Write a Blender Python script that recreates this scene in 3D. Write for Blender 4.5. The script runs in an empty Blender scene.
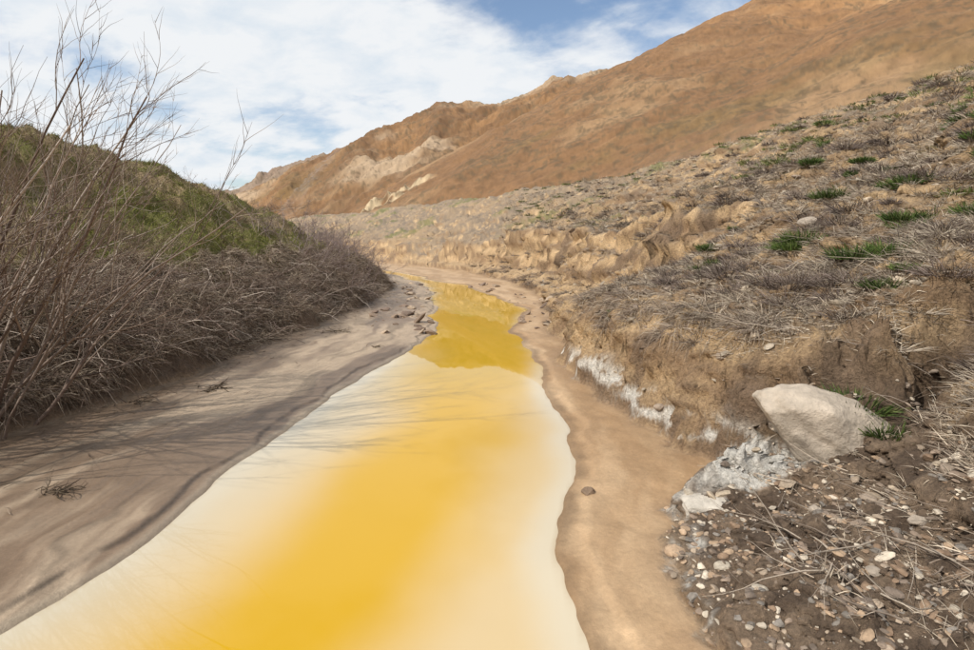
import bpy, math, numpy as np
from mathutils import Vector
rng=np.random.default_rng(7)

# ------------------------------------------------------------------ noise
def _h(ix,iy,seed):
    n=(ix.astype(np.int64)*374761393+iy.astype(np.int64)*668265263+seed*2246822519)&0xFFFFFFFF
    n=((n^(n>>13))*1274126177)&0xFFFFFFFF
    n=n^(n>>16)
    return (n&0xFFFFFF)/float(0x7FFFFF)-1.0
def vn(x,y,seed=0):
    fx=np.floor(x);fy=np.floor(y);tx=x-fx;ty=y-fy
    ix=fx.astype(np.int64);iy=fy.astype(np.int64)
    tx=tx*tx*tx*(tx*(tx*6-15)+10);ty=ty*ty*ty*(ty*(ty*6-15)+10)
    a=_h(ix,iy,seed);b=_h(ix+1,iy,seed);c=_h(ix,iy+1,seed);d=_h(ix+1,iy+1,seed)
    return (a+(b-a)*tx)*(1-ty)+(c+(d-c)*tx)*ty
def fbm(x,y,o=4,seed=0,g=.5):
    s=0;a=1;t=0
    for i in range(o):
        ca,sa=math.cos(.7*i+.3),math.sin(.7*i+.3)
        s=s+a*vn((x*ca-y*sa)*2**i+17.3*i,(x*sa+y*ca)*2**i-9.1*i,seed+i*13);t+=a;a*=g
    return s/t
def ridged(x,y,o=4,seed=0):
    s=0;a=1;t=0
    for i in range(o):
        s=s+a*(1-2*np.abs(vn(x*2**i+5*i,y*2**i+3*i,seed+i*7)));t+=a;a*=.5
    return s/t
def ss(a,b,x):
    t=np.clip((x-a)/(b-a),0,1);return t*t*(3-2*t)
def mix(a,b,t): return a+(b-a)*t

# ------------------------------------------------------------------ valley plan (metres)
yW=[-60,0,2,2.31,2.72,3.29,4.12,5.46,6.26,7.97,9.71,12.4,15.6,18.8,23.6,32,45,90]
xWL=[-2.8,-2.3,-2.19,-2.09,-2.02,-1.93,-1.81,-1.65,-1.5,-1.15,-1.05,-1.25,-1.6,-2.1,-4.2,-9,-18,-50]
xWR=[.2,.35,.41,.43,.44,.58,.68,.69,.70,.62,.58,.72,.25,-.85,-3.2,-8.2,-17.2,-49]
yL=[-60,0,2,4.3,5.1,6.5,8.8,12.4,17,21,26,45,90]
xL=[-4.8,-4.4,-4.2,-4.0,-3.8,-3.56,-3.26,-2.93,-3.0,-4.2,-7.4,-20,-52]
yR=[-60,0,2,3.05,3.3,3.5,3.9,4.6,5.46,6.5,8,11,14.6,18.8,24,32,45,90]
xR=[.9,.9,.9,1.1,1.45,1.62,1.56,1.36,1.18,1.09,1.1,1.24,1.43,.8,-1,-6,-15,-47]
def WL(y):
    k=np.interp(y,[3,7,12],[.6,1,2.0])
    return np.interp(y,yW,xWL)+k*(.09*vn(y*.8,y*0,3)+.06*vn(y*2.1,y*0,13)+.014*vn(y*7.3,y*0,4))
def WR(y):
    k=np.interp(y,[3,7,12],[.6,1,1.8])
    return np.interp(y,yW,xWR)+k*(.11*vn(y*.7,y*0,5)+.06*vn(y*1.9,y*0,15)+.014*vn(y*7.9,y*0,6))
def LB(y): return np.interp(y,yL,xL)
def RB(y): return np.interp(y,yR,xR)

def seg_ridge(x,y,pts,slope):
    out=np.full_like(x,-99.)
    for (ax,ay,az),(bx,by,bz) in zip(pts[:-1],pts[1:]):
        dx,dy=bx-ax,by-ay
        t=np.clip(((x-ax)*dx+(y-ay)*dy)/(dx*dx+dy*dy),0,1)
        d=np.hypot(x-(ax+t*dx),y-(ay+t*dy))
        out=np.maximum(out,az+(bz-az)*t-slope*(np.sqrt(d*d+16)-4))
    return out
RA=[(260,60,99),(120,112,72),(66,130,56),(40,150,46),(18,138,28),(4,120,17),(-6,100,9),(-15,86,3.8)]
RBk=[(60,190,58),(26,200,54),(5,205,49),(-17,210,46),(-34,210,40),(-52,195,25),(-66,180,10)]
RC=[(60,300,60),(-40,300,46),(-70,300,43),(-100,300,36),(-130,300,25),(-175,300,10)]

def terrain(x,y):
    f={}
    tl=WL(y)-x; tr=x-WR(y)
    n1=fbm(x*.9,y*.9,4,11); n2=fbm(x*3.1,y*3.1,4,21)
    sl=LB(y)-x+.35*n1+.16*n2
    n1b=fbm(x*1.1+40,y*1.1,4,31); n2b=fbm(x*3.7+9,y*3.7,4,41)
    sr=x-RB(y)+.22*n1b+.13*n2b
    zl=-.13+.15*ss(-.16,.03,tl+.02*n2)+.03*np.clip(tl,0,4)+.018*ss(.08,.13,tl+.06*vn(x*2,y*2,8)+.05*n2)
    zl=zl+ss(.1,.5,tl)*(.014*fbm(tl*2.2+.5*n1,y*.7,3,51)+.010*fbm(tl*11+2*n1,y*1.6,3,52))
    zr=-.13+.145*ss(-.16,.03,tr+.02*n2)+.05*np.clip(tr,0,3)+.018*n2b*ss(0,.3,tr)+.02*ss(.12,.2,tr+.1*n1b+.06*n2b)
    fl=np.interp(y,[0,10,16,22,30,50],[1,1,.86,.62,.42,.3])
    pl=np.interp(sl,[-.05,0,.3,.6,.95,1.6,3,4.5,6,9,14,40,120],[0,.0,.30,.58,.80,1.1,2.0,2.95,3.55,4.0,4.0,4.5,14])
    pl=np.where(sl>.9,.80+(pl-.80)*fl,pl)
    pl=pl+ss(.1,1,sl)*(.07*n1+.07*n2)+ss(1.5,4,sl)*(.25*n1+.12*fbm(x*2,y*2,3,53))
    pn=np.interp(sr,[-.02,.0,.08,.28,.5,.8,1.1,11.5,14,30],[0,0,.20,.66,.90,.96,1.06,6.4,6.9,7.5])
    pf=np.interp(sr,[-.05,0,.15,1.2,1.7,2.4,11.7,14,30],[0,0,.10,.33,.68,1.2,6.1,6.8,7.5])
    sc=np.interp(y,[7,9,10.2,12,14,17,20,26],[1.7,2.3,2.3,1.7,1.5,1.4,.85,.6])+.45*vn(y*.42,y*0,16)+.2*vn(y*1.1,y*0,17)
    base=np.interp(y,[7,9,12,20],[.9,.75,.45,.35]); top=np.interp(y,[7,9,12,15,20,30,60],[1.6,2.1,1.95,1.6,1.5,1.15,1.0])+.18*vn(y*.6,y*0,18)
    q=np.clip(sr/np.maximum(sc,.3),0,1)
    pb=base*(.5*ss(0,.16,q)+.5*q)*ss(-.02,.02,sr)+ss(0,.5,sr)*.17*fbm(x*1.6,y*1.6,4,67)
    brk=ss(-.5,.1,fbm(x*.5+3,y*.5,3,68))
    wdt=mix(1.5,.58,brk)
    su=sr-sc+.15*n1b-.13*n2b
    fc=np.clip((su+.15)/wdt,0,1)
    stp=fc+.07*np.sin(fc*13+5*n1b)*fc*(1-fc)*4
    pb=pb+(top-base)*stp
    u=np.clip(sr-sc-.4,0,400)
    pb=pb+np.interp(u,[0,1,10,12.5,30,60],[0,.32,4.4,4.9,5.3,6.4])*np.interp(y,[0,18,30,45,60],[1,.95,.78,.66,.62])
    wf=1-ss(3.1,3.65,y+.25*n2b); wb=ss(6.8,9.6,y+.5*n1b)
    pr=mix(mix(pn,pf,wf),pb,wb)
    rug=ss(.0,.4,sr)
    pr=pr+rug*(.10*n1b*ss(.3,2,sr)+.06*n2b+.04*fbm(x*13,y*13,3,61))+ss(3,8,sr)*.35*fbm(x*.25,y*.25,3,63)
    pr=pr-ss(1,4,sr)*.24*np.clip(ridged(y*.45+.1*x,x*.08,2,66),0,1)
    xc=.5*(WL(y)+WR(y))
    z=np.where(x<xc,zl+np.maximum(pl,0)*(sl>-.2),zr+np.maximum(pr,0)*(sr>-.2))
    near=z.copy()
    r=np.hypot(x,y)
    gul=ridged(x*.035+.3*vn(x*.02,y*.02,71),y*.012,4,72)
    det=2.0*fbm(x*.04,y*.04,4,73)+2.2*gul+.7*fbm(x*.3,y*.3,4,74,.6)
    A=seg_ridge(x,y,RA,.56)+det*.85
    B=seg_ridge(x,y,RBk,.50)+det*1.8
    C=seg_ridge(x,y,RC,.45)+det*2.4
    blf=np.exp(-(((x+15)/6)**2+((y-84)/5)**2))
    A=A+blf*2.2*(ridged(x*.3,y*.3,3,75))
    hills=np.maximum(np.maximum(A,B),C)
    k=1.2
    hh=np.clip(.5+.5*(hills-near)/k/2,0,1)
    z=mix(near,hills,hh)+k*hh*(1-hh)
    hillm=ss(-1.,1.5,hills-near)
    f.update(tl=tl,tr=tr,sl=sl,sr=sr,n1=n1,n2=n2,n1b=n1b,n2b=n2b,hill=hillm,left=(x<xc),sc=sc,wf=wf,wb=wb,gul=gul,blf=blf,r=r,A=A,B=B,C=C,xc=xc,su=su,wdt=wdt)
    return z,f
def H(x,y): return terrain(np.atleast_1d(np.asarray(x,float)),np.atleast_1d(np.asarray(y,float)))[0]

# ------------------------------------------------------------------ mesh helpers
def mesh_from(name,V,F,col=None,mat=None,smooth=True):
    V=np.ascontiguousarray(V,dtype=np.float32).reshape(-1,3);F=np.ascontiguousarray(F,dtype=np.int32)
    k=F.shape[1]
    me=bpy.data.meshes.new(name)
    me.vertices.add(len(V));me.vertices.foreach_set("co",V.ravel())
    me.loops.add(F.size);me.loops.foreach_set("vertex_index",F.ravel())
    me.polygons.add(len(F));me.polygons.foreach_set("loop_start",np.arange(0,F.size,k,dtype=np.int32))
    me.polygons.foreach_set("use_smooth",np.full(len(F),smooth))
    me.update(calc_edges=True)
    if col is not None:
        a=me.color_attributes.new("Col",'FLOAT_COLOR','POINT')
        c=np.ones((len(V),4),np.float32);c[:,:col.shape[1]]=col
        a.data.foreach_set("color",c.ravel())
    if mat: me.materials.append(mat)
    ob=bpy.data.objects.new(name,me);bpy.context.collection.objects.link(ob)
    return ob

def new_mat(name,rough=.9,spec=.3):
    m=bpy.data.materials.new(name);m.use_nodes=True
    nt=m.node_tree;b=nt.nodes["Principled BSDF"]
    b.inputs["Roughness"].default_value=rough
    b.inputs["Specular IOR Level"].default_value=spec
    return m,nt,b
def vc_mat(name,rough=.9,spec=.25,nscale=30,amt=.35,bump=.0,bscale=60,bdist=.02,alpha_rough=False):
    m,nt,b=new_mat(name,rough,spec);N=nt.nodes;L=nt.links
    at=N.new("ShaderNodeAttribute");at.attribute_name="Col"
    tc=N.new("ShaderNodeTexCoord")
    no=N.new("ShaderNodeTexNoise");no.inputs["Scale"].default_value=nscale;no.inputs["Detail"].default_value=8;no.inputs["Roughness"].default_value=.7
    L.new(tc.outputs["Object"],no.inputs["Vector"])
    mr=N.new("ShaderNodeMapRange");mr.inputs["From Min"].default_value=.3;mr.inputs["From Max"].default_value=.7
    mr.inputs["To Min"].default_value=1-amt;mr.inputs["To Max"].default_value=1+amt
    L.new(no.outputs["Fac"],mr.inputs["Value"])
    fac=mr.outputs[0]
    if alpha_rough:
        m3=N.new("ShaderNodeMapRange");m3.inputs["From Min"].default_value=.5;m3.inputs["From Max"].default_value=.85;m3.inputs["To Min"].default_value=.25;m3.inputs["To Max"].default_value=1
        L.new(at.outputs["Alpha"],m3.inputs["Value"])
        q1=N.new("ShaderNodeMath");q1.operation='SUBTRACT';q1.inputs[1].default_value=1;L.new(fac,q1.inputs[0])
        q2=N.new("ShaderNodeMath");q2.operation='MULTIPLY_ADD';q2.inputs[2].default_value=1;L.new(q1.outputs[0],q2.inputs[0]);L.new(m3.outputs[0],q2.inputs[1]);fac=q2.outputs[0]
    vm=N.new("ShaderNodeVectorMath");vm.operation='SCALE'
    L.new(at.outputs["Color"],vm.inputs[0]);L.new(fac,vm.inputs["Scale"])
    L.new(vm.outputs[0],b.inputs["Base Color"])
    if alpha_rough: L.new(at.outputs["Alpha"],b.inputs["Roughness"])
    if bump>0:
        n2=N.new("ShaderNodeTexNoise");n2.inputs["Scale"].default_value=bscale;n2.inputs["Detail"].default_value=8;n2.inputs["Roughness"].default_value=.7
        L.new(tc.outputs["Object"],n2.inputs["Vector"])
        bp=N.new("ShaderNodeBump");bp.inputs["Strength"].default_value=bump;bp.inputs["Distance"].default_value=bdist
        L.new(n2.outputs["Fac"],bp.inputs["Height"]);L.new(bp.outputs[0],b.inputs["Normal"])
        if alpha_rough:
            mm=N.new("ShaderNodeMath");mm.operation='MULTIPLY';mm.inputs[1].default_value=bump
            L.new(m3.outputs[0],mm.inputs[0]);L.new(mm.outputs[0],bp.inputs["Strength"])
    return m

# ------------------------------------------------------------------ ground sheet
th=np.concatenate([np.linspace(-180,-50,70,endpoint=False),np.linspace(-50,50,920,endpoint=False),np.linspace(50,180,71)])
th=np.radians(th)
rr=np.exp(np.concatenate([np.arange(math.log(.5),math.log(1.7),.012),np.arange(math.log(1.7),math.log(24),.0038),np.arange(math.log(24),math.log(700),.0075)]))
T,Rr=np.meshgrid(th,rr)
X=Rr*np.sin(T);Y=Rr*np.cos(T)
Z,f=terrain(X,Y)
dzr=np.gradient(Z,axis=0)/np.gradient(Rr,axis=0)
dzt=np.gradient(Z,axis=1)/(np.gradient(T,axis=1)*Rr)
steep=np.hypot(dzr,dzt)
def C3(*c): return np.array(c)[None,None,:]
e=lambda m:m[...,None]
fine=fbm(X*7,Y*7,4,101);med=fbm(X*1.7,Y*1.7,4,103);big=fbm(X*.35,Y*.35,4,105)
wz=fbm(Y*1.7+.6*X,Z*3.6,5,106,.6)
hs=fbm(X*.12,Y*.12,5,107,.6)
one=np.ones(X.shape+(1,))
col=mix(C3(.34,.25,.165),C3(.24,.185,.135),e(ss(-.4,.4,med+.5*fine)))*one
col=mix(col,C3(.41,.28,.16),e(ss(.05,.5,big+.35*fine)*.7))
col=mix(col,C3(.15,.16,.045),e(ss(.15,.5,fbm(X*.6,Y*.6,4,109)+.25*fine)*.65*(f['sr']>2.)))
rough=np.full(X.shape,.95)
cl=ss(.72,1.2,steep+.3*med)*(f['r']<70)
cl=np.maximum(cl,ss(.2,0,np.abs(f['sr']-.35)-.35)*(1-f['wf'])*.6)
slump=f['wb']*(f['sr']>0)*ss(.15,-.05,f['sr']-f['sc'])
cl=np.maximum(cl,slump*.8)
cc=mix(C3(.55,.38,.215),C3(.29,.19,.11),e(ss(-.3,.45,wz+.35*np.sin(Z*11+3*med))))
cc=mix(cc,C3(.19,.13,.088),e(ss(.15,.5,fbm(X*2.3,Y*2.3,4,112)+.3*wz)*.75))
cc=cc*e(1+.25*fine)
col=mix(col,cc,e(cl))
low=ss(.6,.15,Z)*(f['sr']>-.05)*(1-f['wf'])*(1-.6*f['wb'])
col=mix(col,C3(.165,.11,.072),e(low*.8*ss(-.5,.3,fine+med)))
gr=f['wf']*ss(-.05,.15,f['sr'])*ss(2.0,1.4,f['sr']+.3*med)
col=mix(col,mix(C3(.13,.09,.062),C3(.26,.185,.125),e(ss(-.3,.4,fine))),e(gr))
# salt crust: broken bands near the waterline of the right bank
sn=fbm(X*6,Y*6,5,113,.6);bandz=np.exp(-((Z-.22-.14*med)/.14)**2)
sw=fbm(Y*5+X*2,Z*9,5,133,.65)
salt=ss(-.02,.33,sw+.25*sn+.25*bandz-.18)*bandz*(f['sr']>-.06)*(Y<7.2)*(Y>3.3)*ss(.7,.5,f['sr'])
def saltpatch(x,y): return np.exp(-(((x-1.66)/.40)**2+((y-3.12-.15*(x-1.6))/.17)**2))
salt=np.maximum(salt,ss(.28,.6,saltpatch(X,Y)+.45*fine)*(f['sr']>-.15))
edg=np.exp(-((f['sr']-.03+.08*fine)/.035)**2)*(Y<3.2)*(~f['left']);salt=np.maximum(salt,edg*ss(-.25,.15,sn)*.85)
salt=np.where(f['left'],0,salt)
col=mix(col,C3(.76,.72,.65),e(salt*.94))
# right sand strip
st=(~f['left'])*ss(.06,-.06,f['sr'])*(1-salt)
tt=f['tr']
sand=mix(C3(.34,.215,.115),C3(.46,.315,.185),e(ss(-.5,.5,fbm(tt*4+.6*med,Y*.9,4,115))))
sand=sand*e(1-.35*ss(.12,.0,tt+.05*fine))
sand=mix(sand,C3(.24,.155,.09),e(ss(-.25,.05,f['sr']+.1*fine)*.6))
sand=sand*e(1+.16*fine)
col=mix(col,sand,e(st));rough=mix(rough,.52,st)
L_=f['left']
gs=mix(C3(.155,.15,.045),C3(.27,.20,.105),e(ss(-.15,.45,med+.4*fine)))
gs=mix(gs,C3(.30,.215,.14),e(ss(.15,.5,big+.3*fine)*.6))
lm=L_*ss(.9,1.5,f['sl'])*(f['hill']<.5)
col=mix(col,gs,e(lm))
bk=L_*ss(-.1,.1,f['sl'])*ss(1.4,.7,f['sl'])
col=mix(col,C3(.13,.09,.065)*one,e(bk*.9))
# left mud flat: flow streaks follow the bank
md=L_*ss(.1,-.1,f['sl'])
tl=f['tl'];streak=fbm(tl*1.6+.7*f['n1'],Y*.45,4,117);str2=fbm(tl*9+2.2*f['n1'],Y*.8,4,118,.6)
mud=mix(C3(.20,.14,.095),C3(.40,.305,.215),e(ss(-.4,.4,streak+.6*str2)))
mud=mud*e(1-.30*ss(.35,.7,ridged(tl*2.4+1.1*f['n1'],Y*.35,2,119)))
mud=mix(mud,C3(.10,.07,.048),e(ss(-.8,-.05,f['sl']+.45*med)*.65))
mud=mud*e(1+.18*fine)
edge=np.exp(-((tl-.10+.06*vn(X*2,Y*2,8)+.05*f['n2'])/.018)**2)
mud=mud*e(1-.55*edge*ss(-.5,.2,fine+med))
mud=mix(mud,C3(.46,.38,.28),e(ss(.08,.0,tl)*.4))
col=mix(col,mud,e(md));rough=mix(rough,mix(.34,.58,ss(-.4,.4,streak+.3*str2)),md)
# hills
hc=mix(C3(.31,.168,.074),C3(.205,.112,.053),e(ss(-.35,.4,f['gul']*.6+.6*hs)))
hc=mix(hc,C3(.34,.22,.118),e(ss(.1,.5,fbm(X*.05,Y*.05,5,119,.6))*.6))
hc=mix(hc,C3(.175,.13,.05),e(ss(.1,.5,fbm(X*.07+3,Y*.1,5,121,.6))*.4*ss(30,10,Z)))
hc=mix(hc,C3(.52,.40,.25),e(ss(.15,.5,f['blf'])*ss(-.3,.3,fbm(X*.8,Y*.8,4,123)+.2)))
bm_=ss(0,2,f['B']-f['A'])
hc=mix(hc,hc*.82,e(bm_))
hc=mix(hc,C3(.42,.31,.205),e(bm_*ss(-.1,.35,fbm(X*.03,Y*.03,5,125,.65))*.75))
hc=mix(hc,C3(.22,.16,.12),e(ss(0,2,f['C']-np.maximum(f['A'],f['B']))*.8))
spk=ss(.2,.45,fbm(X*1.1,Y*1.1,3,126,.7)+.5*fbm(X*.1,Y*.1,3,128))
hc=mix(hc,C3(.11,.08,.045),e(spk*.6))
hc=hc*e(1+.45*fbm(X*.9,Y*.9,5,127,.8))
col=mix(col,hc,e(f['hill']*ss(30,60,f['r'])))
# push eroded faces in and out (ledges, overhanging lip)
dm_=ss(.5,1.1,steep)*(f['r']<45)*ss(.02,.15,np.maximum(f['sr'],0))*(~L_)
amp=np.interp(f['r'],[2,5,8,20],[.10,.18,.26,.36])
push=(.8*wz+.35*ridged(Y*.8,Z*3.2+.4*X,4,129)+.45*fbm(Y*5,Z*7,4,130,.65))*dm_*amp
lip=np.exp(-(((f['su']+.15)/f['wdt']-.95)/.12)**2)*f['wb']*(f['r']<45)*(~L_)*.09*ss(-.2,.3,med)
push=push+lip
Xd=X-push*.95;Yd=Y-push*.35
nr,na=X.shape
V=np.stack([Xd,Yd,Z],-1).reshape(-1,3)
idx=np.arange(nr*na).reshape(nr,na)
F=np.stack([idx[:-1,:-1],idx[:-1,1:],idx[1:,1:],idx[1:,:-1]],-1).reshape(-1,4)
F=F[:,::-1]
cc4=np.concatenate([np.clip(col,0.005,.9),e(rough)],-1).reshape(-1,4)
ground_m=vc_mat("soil_material",.95,.3,38,.45,1.0,38,.05,alpha_rough=True)
ground=mesh_from("ground",V,F,cc4,ground_m)

# ------------------------------------------------------------------ stream water
ys=np.concatenate([np.linspace(-12,1.5,30,endpoint=False),np.linspace(1.5,12,260,endpoint=False),np.linspace(12,60,160)])
us=np.linspace(0,1,80)
YY,UU=np.meshgrid(ys,us,indexing='ij')
XX=mix(np.interp(YY,yW,xWL)-.45,np.interp(YY,yW,xWR)+.45,UU)
c_=np.interp(YY,[0,2,3.3,4.85,6,9],[-1.0,-.88,-.62,-.36,-.35,-.2])
wL=np.interp(YY,[0,2,2.8,3.6,4.85,6.2,9],[1.1,1.05,.9,.76,.72,1.2,2.2]);wR=np.interp(YY,[0,2,2.8,3.6,4.85,6.2,9],[.50,.56,.78,.88,.92,1.2,2.2])
wn=fbm(XX*.9,YY*.6,4,131);wn2=fbm(XX*.9+4,YY*1.5,3,132)
dx_=XX-c_;rel=np.abs(dx_)/np.where(dx_<0,wL,wR)
core=1-ss(.1,1.25,rel+.32*wn+.14*wn2)
dl=XX-WL(YY);dr=WR(YY)-XX;dm=np.minimum(dl,dr)
wc=mix(C3(.57,.43,.235),C3(.55,.32,.012),e(core))
wc=mix(wc,C3(.46,.285,.010),e(ss(5.2,7.5,YY)*np.maximum(core,.85*ss(.0,.35,dm))*.95))
wc=mix(wc,C3(.57,.54,.46),e(ss(.28,.02,dm+.08*wn)*.55*ss(1.,.3,core)))
wc=mix(wc,C3(.50,.45,.35),e(ss(.85,.1,dl+.25*wn)*.5*ss(9,6,YY)))
wc=mix(wc,C3(.33,.22,.11),e(ss(.035,-.03,dm)*.6))
i2=np.arange(XX.size).reshape(XX.shape)
F2=np.stack([i2[:-1,:-1],i2[:-1,1:],i2[1:,1:],i2[1:,:-1]],-1).reshape(-1,4)
wm,nt,b=new_mat("mineral_water_material",.02,.5)
b.inputs["IOR"].default_value=1.38
at=nt.nodes.new("ShaderNodeAttribute");at.attribute_name="Col";nt.links.new(at.outputs["Color"],b.inputs["Base Color"])
tc=nt.nodes.new("ShaderNodeTexCoord");no=nt.nodes.new("ShaderNodeTexNoise");no.inputs["Scale"].default_value=2.0;no.inputs["Detail"].default_value=2
bp=nt.nodes.new("ShaderNodeBump");bp.inputs["Strength"].default_value=.05;bp.inputs["Distance"].default_value=.004
nt.links.new(tc.outputs["Object"],no.inputs["Vector"]);nt.links.new(no.outputs["Fac"],bp.inputs["Height"]);nt.links.new(bp.outputs[0],b.inputs["Normal"])
mesh_from("stream_water",np.stack([XX,YY,0*XX],-1),F2,np.clip(wc,0,.9).reshape(-1,3),wm)

# ------------------------------------------------------------------ blades (grass, straw)
def norm(v): return v/np.maximum(np.linalg.norm(v,axis=-1,keepdims=True),1e-9)
def blades(name,P,D,Ln,W,droop,col,mat):
    n=len(P);D=norm(D);rnd=norm(rng.normal(size=(n,3)))
    S=norm(np.cross(D,rnd))*W[:,None]*.5
    M=P+D*Ln[:,None]*.55;T_=P+D*Ln[:,None];T_[:,2]-=droop*Ln
    M[:,2]-=droop*Ln*.25
    V=np.stack([P-S,P+S,M-S*.8,M+S*.8,T_],1).reshape(-1,3)
    b=np.arange(n)[:,None]*5
    F=np.concatenate([b+np.array([[0,1,3]]),b+np.array([[0,3,2]]),b+np.array([[2,3,4]])],0)
    return mesh_from(name,V,F,np.repeat(col,5,axis=0),mat,smooth=False)
grass_m=vc_mat("dry_grass_material",.9,.15,6,.25)
green_m=vc_mat("green_leaf_material",.75,.2,9,.3)
def scatter_polar(n,a0,a1,r0,r1,pw=1.0):
    t=np.radians(rng.uniform(a0,a1,n));u=rng.uniform(0,1,n)
    r=r0*(r1/r0)**(u**pw)
    return r*np.sin(t),r*np.cos(t),r
def pal(n,cols,v=.25):
    c=np.array(cols)[rng.integers(0,len(cols),n)]
    return np.clip(c*(1+rng.uniform(-v,v,(n,1))),.01,.85)
def avoid_face(g):
    return ~((g['wb']>.5)&(g['sr']<g['sc']+.55))
x,y,r=scatter_polar(460000,2,62,1.9,34,1.0)
z,g=terrain(x,y)
dens=ss(-.5,.3,fbm(x*1.3,y*1.3,4,201)+.4*fbm(x*5,y*5,2,202))
q=rng.uniform(0,1,len(x))
ok=(g['sr']>.3)&(q<dens*.95)&(z>.28)
q=rng.uniform(0,1,len(x))
ok&=~((g['wf']>.4)&(g['sr']<1.4)&(q>.10))
ok&=avoid_face(g)|(q<.10)
ok&=~((g['sr']<.85)&(q>.40))
x,y,z,r=x[ok],y[ok],z[ok],r[ok];n=len(x)
D=rng.normal(size=(n,3));D[:,2]=np.abs(D[:,2])*.45+.05
Ln=rng.uniform(.03,.12,n)*(1+r*.05);W=rng.uniform(.0015,.0035,n)*(1+r*.18)
blades("dry_straw_litter",np.stack([x,y,z+.003],-1),D,Ln,W,rng.uniform(0,.3,n),pal(n,[(.44,.36,.27),(.35,.29,.225),(.28,.22,.17),(.52,.44,.34),(.20,.15,.11)]),grass_m)
def tufts(name,cx,cy,nb,rad,Ln0,cols,mat,up=.5,wd=.003,zoff=0,droop=.25):
    cz=H(cx,cy);k=len(cx);sc=rng.uniform(.5,1.4,k)
    i=np.repeat(np.arange(k),nb);n=len(i);a=rng.uniform(0,2*np.pi,n);q=np.sqrt(rng.uniform(0,1,n))
    dist=np.hypot(cx,cy)[i]
    P=np.stack([cx[i]+np.cos(a)*q*rad*sc[i]*.5,cy[i]+np.sin(a)*q*rad*sc[i]*.5,cz[i]+zoff],-1)
    D=np.stack([np.cos(a)*(q+.15)+.3*rng.normal(size=n),np.sin(a)*(q+.15)+.3*rng.normal(size=n),up*rng.uniform(.3,1.6,n)],-1)
    Ln=Ln0*sc[i]*rng.uniform(.4,1.2,n)
    tint=rng.uniform(.75,1.2,k)[i][:,None]
    return blades(name,P,D,Ln,wd*rng.uniform(.6,1.3,n)*(1+dist*.12),droop*rng.uniform(.3,1.5,n),np.clip(pal(n,cols)*tint,.01,.8),mat)
x,y,r=scatter_polar(5600,3,60,2.4,45,1.0)
z,g=terrain(x,y);m=(g['sr']>.45)&(fbm(x*.8,y*.8,3,211)+.3*rng.normal(size=len(x))>-.05)&~((g['wf']>.4)&(g['sr']<1.6))&avoid_face(g)
tufts("dry_grass_tufts",x[m],y[m],70,.18,.15,[(.38,.32,.25),(.30,.25,.2),(.21,.165,.13),(.46,.39,.3)],grass_m,.5,.0026)
# tufts and roots overhanging the lip of the right bank and of the cut face
y=rng.uniform(3.9,9,110);x=RB(y)+rng.uniform(.25,.65,110)
tufts("bank_lip_tufts",x,y,110,.2,.22,[(.30,.24,.18),(.22,.17,.13),(.15,.11,.085),(.38,.31,.24)],grass_m,.35,.0028,droop=.8)
y=rng.uniform(8.5,24,260);x=RB(y)+rng.uniform(.0,4.2,260)
z,g=terrain(x,y);m=(g['wb']>.5)&(rng.uniform(0,1,260)<.75)
tufts("cut_face_scrub",x[m],y[m],110,.3,.22,[(.22,.17,.13),(.16,.12,.09),(.32,.26,.2)],grass_m,.5,.0032,droop=.5)
x,y,r=scatter_polar(760,8,55,3.2,40,1.0)
z,g=terrain(x,y);m=(g['sr']>.9)&~((g['wf']>.4)&(g['sr']<1.8))&avoid_face(g)
tufts("dead_steppe_shrubs",x[m],y[m],190,.26,.17,[(.16,.12,.10),(.22,.175,.15),(.11,.085,.07)],grass_m,.8,.003)
gx=np.array([3.1,3.15,2.32,4.2,4.3,2.8,7.8,5.8,2.66,4.9,6.4,3.6,8.8,5.2,7.0,9.5,4.1,1.45,4.9,6.2,5.1,3.7,4.6,3.0,5.6,4.0,2.9]);gy=np.array([5.5,5.62,3.0,5.5,5.8,3.8,13,6.8,6.6,5.6,10.5,7.9,12,9.0,8.2,16,4.6,6.0,6.6,7.4,7.6,4.9,7.0,4.4,6.2,6.4,7.2])
gx=np.concatenate([gx,gx+rng.normal(size=len(gx))*.13]);gy=np.concatenate([gy,gy+rng.normal(size=len(gy))*.13])
tufts("green_spring_plants",gx,gy,520,.28,.12,[(.065,.105,.025),(.09,.135,.03),(.045,.075,.018),(.14,.165,.055)],green_m,1.3,.0048,droop=.2)
x,y,r=scatter_polar(2000,2,55,6,48,.7)
z,g=terrain(x,y);m=(g['sr']>2.5)&(fbm(x*.3,y*.3,3,221)>.0)
tufts("green_grass_patches",x[m],y[m],90,.34,.11,[(.09,.13,.03),(.13,.15,.045),(.22,.2,.09)],green_m,.9,.005,droop=.15)
x,y,r=scatter_polar(330000,-60,-12,4.5,34,1.0)
z,g=terrain(x,y);m=(g['sl']>.8)&(g['sl']<12)&g['left']
x,y,z,r=x[m],y[m],z[m],r[m];n=len(x)
D=rng.normal(size=(n,3))*.6;D[:,2]=np.abs(D[:,2])+.5
gmask=ss(-.3,.3,fbm(x*.9,y*.9,4,231)+.25*rng.normal(size=n)-.02)[:,None]
c=mix(pal(n,[(.165,.17,.04),(.2,.195,.055),(.13,.145,.035)]),pal(n,[(.32,.26,.15),(.26,.2,.12),(.37,.3,.2),(.2,.15,.1)]),(gmask>.58).astype(float))
blades("hillside_grass",np.stack([x,y,z],-1),D,rng.uniform(.03,.10,n)*(1+r*.02),rng.uniform(.002,.004,n)*(1+r*.15),rng.uniform(0,.4,n),c,grass_m)
n=190000
y=2+28*rng.uniform(0,1,n)**1.7;s=rng.uniform(.0,1.7,n);x=LB(y)-s
z=H(x,y)+rng.uniform(0,.10,n)
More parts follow.
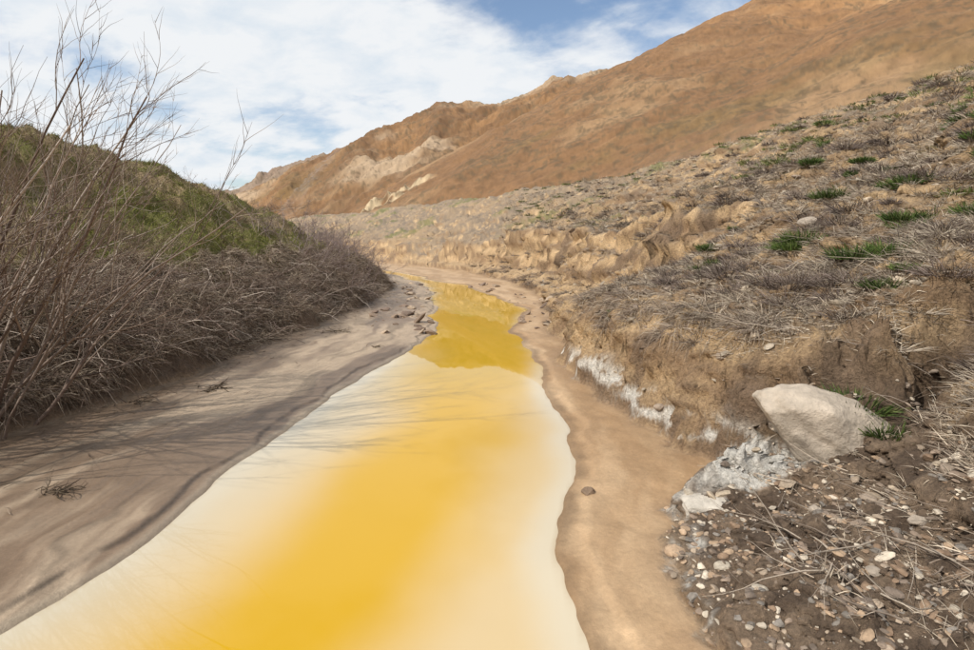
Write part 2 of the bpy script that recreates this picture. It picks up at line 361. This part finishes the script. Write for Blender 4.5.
D=np.stack([rng.uniform(-.1,1.2,n),rng.normal(size=n)*.6,rng.uniform(-.9,.6,n)],-1)
blades("bank_dead_grass",np.stack([x,y,z],-1),D,rng.uniform(.08,.32,n),rng.uniform(.002,.0045,n)*(1+y*.08),rng.uniform(.1,.8,n),pal(n,[(.20,.145,.105),(.29,.225,.165),(.125,.088,.064),(.42,.345,.265)],.3),grass_m)

# ------------------------------------------------------------------ woody growth
def grow(P,D,Ln,nseg,wob,bend):
    n=len(P);D=norm(D);pts=[P];dirs=[D]
    for i in range(nseg):
        D=norm(D+rng.normal(size=(n,3))*wob+np.asarray(bend))
        P=P+D*(Ln/nseg)[:,None];pts.append(P);dirs.append(D)
    return np.stack(pts,1),np.stack(dirs,1)
def children(pts,dirs,rad,Ln,k,tmin=.2,spread=.7):
    n,m,_=pts.shape;i=np.repeat(np.arange(n),k);t=rng.uniform(tmin,.98,len(i))*(m-1)
    j=np.minimum(t.astype(int),m-2);fr=(t-j)[:,None]
    P=pts[i,j]*(1-fr)+pts[i,j+1]*fr
    D=norm(dirs[i,j]+spread*norm(rng.normal(size=(len(i),3))))
    tt=t/(m-1)
    return P,D,rad[i]*(1-.75*tt)*.6,Ln[i]*(1.05-tt*.7)*rng.uniform(.35,.75,len(i))
def tubes(pts,r0,sides=4,tip=.25):
    n,m,_=pts.shape
    T_=norm(np.gradient(pts,axis=1));ref=norm(rng.normal(size=(n,1,3)))
    U=norm(np.cross(T_,ref));Vv=np.cross(T_,U)
    a=np.arange(sides)*2*np.pi/sides
    rad=r0[:,None]*np.linspace(1,tip,m)[None,:]
    ring=pts[:,:,None,:]+rad[:,:,None,None]*(U[:,:,None,:]*np.cos(a)[None,None,:,None]+Vv[:,:,None,:]*np.sin(a)[None,None,:,None])
    V=ring.reshape(-1,3);id_=np.arange(n*m*sides).reshape(n,m,sides)
    A=id_[:,:-1,:];B=id_[:,1:,:];A2=np.roll(A,-1,2);B2=np.roll(B,-1,2)
    return V,np.stack([A,A2,B2,B],-1).reshape(-1,4)
def woody(name,P,D,Ln,R,levels,mat,cols,wob=.18,bend=(0,0,0),spread=.7,nseg=7,rmin=.0012):
    VV=[];FF=[];CC=[];off=0
    for li in range(len(levels)+1):
        pts,dirs=grow(P,D,Ln,max(3,nseg-li),wob*(1+.15*li),bend)
        v,fc=tubes(pts,np.maximum(R,rmin),5 if li==0 else 3)
        per=len(v)//len(pts)
        VV.append(v);FF.append(fc+off);off+=len(v)
        CC.append(np.repeat(pal(len(pts),cols,.3),per,axis=0))
        if li<len(levels):
            P,D,R,Ln=children(pts,dirs,R,Ln,levels[li],.15,spread)
    return mesh_from(name,np.vstack(VV),np.vstack(FF),np.vstack(CC),mat)
bark=vc_mat("bare_twig_material",.85,.2,40,.3)
tw=[(.22,.16,.13),(.29,.225,.185),(.15,.105,.082),(.44,.37,.31),(.10,.072,.058)]
tw2=[(.19,.135,.105),(.25,.19,.155),(.14,.10,.08),(.33,.27,.225)]
n=700
y=1.6+13*rng.uniform(0,1,n)**1.25;s=rng.uniform(.1,1.4,n);x=LB(y)-s;z=H(x,y)
D=np.stack([rng.normal(size=n)*.7+.75,rng.normal(size=n)*.8,rng.uniform(.0,.85,n)],-1)
woody("bare_bank_shrubs",np.stack([x,y,z],-1),D,rng.uniform(.4,.95,n),rng.uniform(.004,.011,n),[5,4],bark,tw,.2,(.02,0,-.07),.9)
n=420
y=12+18*rng.uniform(0,1,n);s=rng.uniform(.1,2.6,n);x=LB(y)-s;z=H(x,y)
D=np.stack([rng.normal(size=n)*.5+.3,rng.normal(size=n)*.5,rng.uniform(.4,1.2,n)],-1)
woody("bare_streamside_thicket",np.stack([x,y,z],-1),D,rng.uniform(.5,1.25,n),rng.uniform(.006,.012,n),[5,4],bark,[(.25,.19,.175),(.32,.255,.235),(.19,.14,.125)],.16,(0,0,-.01),.8,rmin=.003)
n=420
y=rng.uniform(4,26,n);x=LB(y)-rng.uniform(1.2,6,n);z=H(x,y)
D=np.stack([rng.normal(size=n)*.4,rng.normal(size=n)*.4,rng.uniform(.8,1.4,n)],-1)
woody("ridge_dry_weeds",np.stack([x,y,z],-1),D,rng.uniform(.15,.5,n),rng.uniform(.003,.005,n),[5],bark,tw,.15,(0,0,0),.8,rmin=.0022)
def shrub(name,bx,by,k,Lr,Rr_,lean,levels,sp=.28):
    P=np.stack([bx+rng.normal(size=k)*.18,by+rng.normal(size=k)*.2,np.zeros(k)],-1);P[:,2]=H(P[:,0],P[:,1])-.05
    D=np.stack([lean[0]+rng.normal(size=k)*sp,lean[1]+rng.normal(size=k)*sp,np.ones(k)],-1)
    return woody(name,P,D,rng.uniform(*Lr,k),rng.uniform(*Rr_,k),levels,bark,tw2,.08,(.02,0,.03),.62,10,.0021)
shrub("bare_willow_shrub",-4.1,4.3,12,(2.0,3.0),(.012,.021),(.58,.0),[9,6])
shrub("bare_willow_shrub",-3.95,3.5,8,(2.4,3.4),(.013,.023),(.12,.0),[9,6],.2)
shrub("bare_willow_shrub",-4.5,5.2,9,(1.6,2.5),(.009,.016),(.55,.0),[8,5])

# ------------------------------------------------------------------ stones
def ico(sub):
    import bmesh
    bm=bmesh.new();bmesh.ops.create_icosphere(bm,subdivisions=sub,radius=1)
    v=np.array([q.co[:] for q in bm.verts]);fc=np.array([[w.index for w in q.verts] for q in bm.faces]);bm.free();return v,fc
def stones(name,P,S,col,mat,sub=2,planes=7,smooth=False,nz=0,cut=(.45,.9)):
    bv,bf=ico(sub);n=len(P);v=np.repeat(bv[None],n,0)
    for k in range(planes):
        nn=norm(rng.normal(size=(n,1,3)));c=rng.uniform(*cut,(n,1))
        d=(v*nn).sum(-1);v=v-np.maximum(d-c,0)[...,None]*nn
    if nz>0:
        q=fbm(v[...,0]*2.3+v[...,2]*1.9+9,v[...,1]*2.3-v[...,2]*1.3,6,301,.6)
        v=v*(1+nz*q[...,None])
    v=v*S[:,None,:]
    a=rng.uniform(0,2*np.pi,n) if n>3 else np.zeros(n);ca,sa=np.cos(a)[:,None],np.sin(a)[:,None]
    x=v[...,0]*ca-v[...,1]*sa;y=v[...,0]*sa+v[...,1]*ca
    tl=rng.normal(size=(n,1))*.25*(n>3);zz=v[...,2]+x*np.tan(tl)
    v=np.stack([x,y,zz],-1)+P[:,None,:]
    F=(bf[None]+(np.arange(n)*len(bv))[:,None,None]).reshape(-1,3)
    return mesh_from(name,v,F,np.repeat(col,len(bv),axis=0),mat,smooth)
stone_m=vc_mat("pebble_material",.9,.2,45,.35,.5,120,.004)
n=11000
x=.9+rng.uniform(0,1,n)**.9*2.4;y=rng.uniform(1.3,3.6,n);z,g=terrain(x,y)
m=(g['sr']>.0)&(z<.75)&(g['wf']>.3)&((saltpatch(x,y)<.35)|(rng.uniform(0,1,n)<.06));x,y,z=x[m],y[m],z[m];n=len(x)
s=.004+.022*rng.uniform(0,1,n)**3.4+.024*(rng.uniform(0,1,n)>.988)
S=np.stack([s*rng.uniform(.8,1.6,n),s*rng.uniform(.7,1.2,n),s*rng.uniform(.35,.7,n)],-1)
sc_=[(.24,.18,.135),(.32,.25,.185),(.18,.14,.11),(.38,.27,.18),(.50,.43,.34),(.22,.15,.10),(.20,.175,.15)]
stones("gravel",np.stack([x,y,z+s*.08],-1),S,pal(n,sc_),stone_m,sub=2)
n=1500
x,y,r=scatter_polar(n*2,4,60,3.2,30,1.0);z,g=terrain(x,y);m=(g['sr']>.05)&(g['sr']<14);x,y,z,r=x[m],y[m],z[m],r[m];n=len(x)
s=(.008+.03*rng.uniform(0,1,n)**4)*(1+.08*r)
S=np.stack([s*rng.uniform(.8,1.5,n),s*rng.uniform(.7,1.2,n),s*rng.uniform(.4,.8,n)],-1)
stones("slope_stones",np.stack([x,y,z+s*.2],-1),S,pal(n,[(.36,.30,.23),(.42,.34,.25),(.28,.22,.17)]),stone_m)
n=150
y=rng.uniform(9,19,n);x=np.where(rng.uniform(0,1,n)<.5,WL(y)-rng.uniform(-.15,1.2,n),WR(y)+rng.uniform(-.2,.8,n));z=H(x,y)
s=.02+.12*rng.uniform(0,1,n)**2.5
stones("streamside_rocks",np.stack([x,y,z+s*.1],-1),np.stack([s*1.4,s,s*.5],-1),pal(n,[(.25,.18,.13),(.38,.29,.21),(.18,.13,.1)]),stone_m,nz=.15,sub=3)
rock_m=vc_mat("boulder_material",.85,.3,7,.32,.9,16,.035)
def boulder(name,p,s,c,rot=0,tilt=0,seed=1,planes=9,cut=(.5,.85),sub=5):
    global rng
    keep=rng;rng=np.random.default_rng(seed)
    ob=stones(name,np.zeros((1,3)),np.array([s]),np.array([c]),rock_m,sub,planes,True,.12,cut)
    rng=keep;ob.location=p;ob.rotation_euler=(0,tilt,rot);return ob
boulder("boulder",(2.14,3.22,.53),(.52,.33,.255),(.50,.42,.335),-.1,.16,12,16,(.55,.85))
boulder("salt_crusted_slab",(1.36,2.97,.13),(.33,.17,.085),(.60,.54,.46),.1,-.08,5,12,(.6,.9))
boulder("stream_rock",(.66,3.3,.04),(.05,.045,.045),(.24,.165,.11),0,0,9)
for p,s,sd in [((1.62,2.05),(.05,.035,.025),21),((1.98,2.3),(.05,.035,.03),22),((1.35,1.95),(.035,.03,.02),23),((1.66,2.55),(.03,.025,.04),24),((3.45,5.9),(.12,.08,.06),25),((2.75,2.75),(.16,.1,.08),26),((2.5,2.5),(.09,.06,.05),27)]:
    p=(p[0],p[1],float(H(p[0],p[1])[0])+s[2]*.4)
    boulder("small_rock",p,s,(.42,.35,.28),sd,0,sd,sub=4)
def debris(name,x,y,k,L):
    P=np.stack([x+rng.normal(size=k)*L*.3,y+rng.normal(size=k)*L*.15,np.zeros(k)],-1);P[:,2]=H(P[:,0],P[:,1])+rng.uniform(0.005,.03,k)
    D=np.stack([rng.normal(size=k)+.6,rng.normal(size=k)*.7+.3,rng.normal(size=k)*.06],-1)
    woody(name,P,D,rng.uniform(.3,1,k)*L,rng.uniform(.003,.007,k),[3],bark,[(.07,.05,.035),(.12,.09,.06)],.2,(0,0,-.01),.6,6)
debris("driftwood_debris",-2.75,3.25,26,.16);debris("driftwood_debris",-2.95,5.6,22,.26);debris("driftwood_debris",-2.6,9,20,.35);debris("driftwood_debris",-1.7,7.9,8,.15);debris("driftwood_debris",-3.4,5.1,14,.2)
n=500
y=rng.uniform(2,16,n);x=LB(y)+np.abs(rng.normal(size=n))*.45;z,g=terrain(x,y);m=(g['tl']>.25);x,y,z=x[m],y[m],z[m];n=len(x)
D=np.stack([rng.normal(size=n),rng.normal(size=n),rng.uniform(0,.12,n)],-1)
woody("mud_twig_litter",np.stack([x,y,z+.008],-1),D,rng.uniform(.03,.16,n),rng.uniform(.0015,.004,n),[2],bark,[(.10,.07,.05),(.17,.125,.09),(.3,.24,.18)],.12,(0,0,-.03),.6,5)
n=70
x,y,r=scatter_polar(n*5,12,50,2.3,7);z,g=terrain(x,y);m=(g['sr']>.4);x,y,z=x[m],y[m],z[m];n=len(x)
D=np.stack([rng.normal(size=n),rng.normal(size=n),rng.uniform(-.1,.3,n)],-1)
woody("fallen_twigs",np.stack([x,y,z+.03],-1),D,rng.uniform(.15,.6,n),rng.uniform(.002,.005,n),[3],bark,[(.35,.29,.23),(.24,.19,.15)],.12,(0,0,-.02),.6,6)

# ------------------------------------------------------------------ sky, sun
az_x,az_y,el=-.70,-.42,math.radians(44)
hn=math.hypot(az_x,az_y);sd=Vector((az_x/hn*math.cos(el),az_y/hn*math.cos(el),math.sin(el)))
w=bpy.data.worlds.new("World");bpy.context.scene.world=w;w.use_nodes=True
nt=w.node_tree;N=nt.nodes;L=nt.links;N.clear()
sky=N.new("ShaderNodeTexSky");sky.sky_type='NISHITA';sky.sun_disc=False;sky.sun_elevation=el;sky.sun_rotation=math.atan2(sd.x,sd.y)
bg=N.new("ShaderNodeBackground");bg.inputs["Strength"].default_value=.15;L.new(sky.outputs[0],bg.inputs[0])
tc=N.new("ShaderNodeTexCoord");sx=N.new("ShaderNodeSeparateXYZ");L.new(tc.outputs["Generated"],sx.inputs[0])
def M(op,a,b=None,c=None):
    q=N.new("ShaderNodeMath");q.operation=op
    for i,vv in enumerate([a,b,c]):
        if vv is None: continue
        if isinstance(vv,(int,float)): q.inputs[i].default_value=vv
        else: L.new(vv,q.inputs[i])
    return q.outputs[0]
zz=M('ADD',M('MAXIMUM',sx.outputs[2],0),.30)
cx=N.new("ShaderNodeCombineXYZ");L.new(M('DIVIDE',sx.outputs[0],zz),cx.inputs[0]);L.new(M('DIVIDE',sx.outputs[1],zz),cx.inputs[1])
def NZ(sc,det,ro,dist,loc):
    mp=N.new("ShaderNodeMapping");mp.inputs["Location"].default_value=loc;mp.inputs["Rotation"].default_value=(0,0,.6);mp.inputs["Scale"].default_value=(1,1.3,1);L.new(cx.outputs[0],mp.inputs[0])
    q=N.new("ShaderNodeTexNoise");q.inputs["Scale"].default_value=sc;q.inputs["Detail"].default_value=det;q.inputs["Roughness"].default_value=ro;q.inputs["Distortion"].default_value=dist
    L.new(mp.outputs[0],q.inputs["Vector"]);return q.outputs["Fac"]
a=NZ(1.3,8,.52,.25,(2.62,1.20,0));b_=NZ(5.0,7,.6,.2,(7,2,0))
v=M('ADD',M('MULTIPLY',a,.8),M('MULTIPLY',b_,.2))
mr=N.new("ShaderNodeMapRange");mr.interpolation_type='SMOOTHSTEP';mr.inputs["From Min"].default_value=.355;mr.inputs["From Max"].default_value=.49;mr.inputs["To Min"].default_value=.0;mr.inputs["To Max"].default_value=.98;L.new(v,mr.inputs["Value"])
cr=N.new("ShaderNodeValToRGB");cr.color_ramp.elements[0].position=.30;cr.color_ramp.elements[0].color=(.74,.82,.90,1);cr.color_ramp.elements[1].position=.55;cr.color_ramp.elements[1].color=(.92,.94,.96,1);L.new(b_,cr.inputs[0])
bg2=N.new("ShaderNodeBackground");bg2.inputs["Strength"].default_value=.97;L.new(cr.outputs[0],bg2.inputs[0])
mx=N.new("ShaderNodeMixShader");L.new(mr.outputs[0],mx.inputs[0]);L.new(bg.outputs[0],mx.inputs[1]);L.new(bg2.outputs[0],mx.inputs[2])
out=N.new("ShaderNodeOutputWorld");L.new(mx.outputs[0],out.inputs[0])
sl=bpy.data.lights.new("sun",'SUN');sl.energy=4.0;sl.angle=math.radians(.6);sl.color=(1,.95,.87)
so=bpy.data.objects.new("sun",sl);bpy.context.collection.objects.link(so);so.rotation_euler=sd.to_track_quat('Z','Y').to_euler()

# ------------------------------------------------------------------ camera
cd=bpy.data.cameras.new("camera");cd.lens=20;cd.sensor_width=36;cd.clip_end=3000;cd.clip_start=.05
co=bpy.data.objects.new("camera",cd);bpy.context.collection.objects.link(co)
co.location=(0,0,1.7);co.rotation_euler=(math.radians(90-9.4),0,0)
bpy.context.scene.camera=co
vs=bpy.context.scene.view_settings;vs.view_transform='Standard';vs.look='None';vs.exposure=0
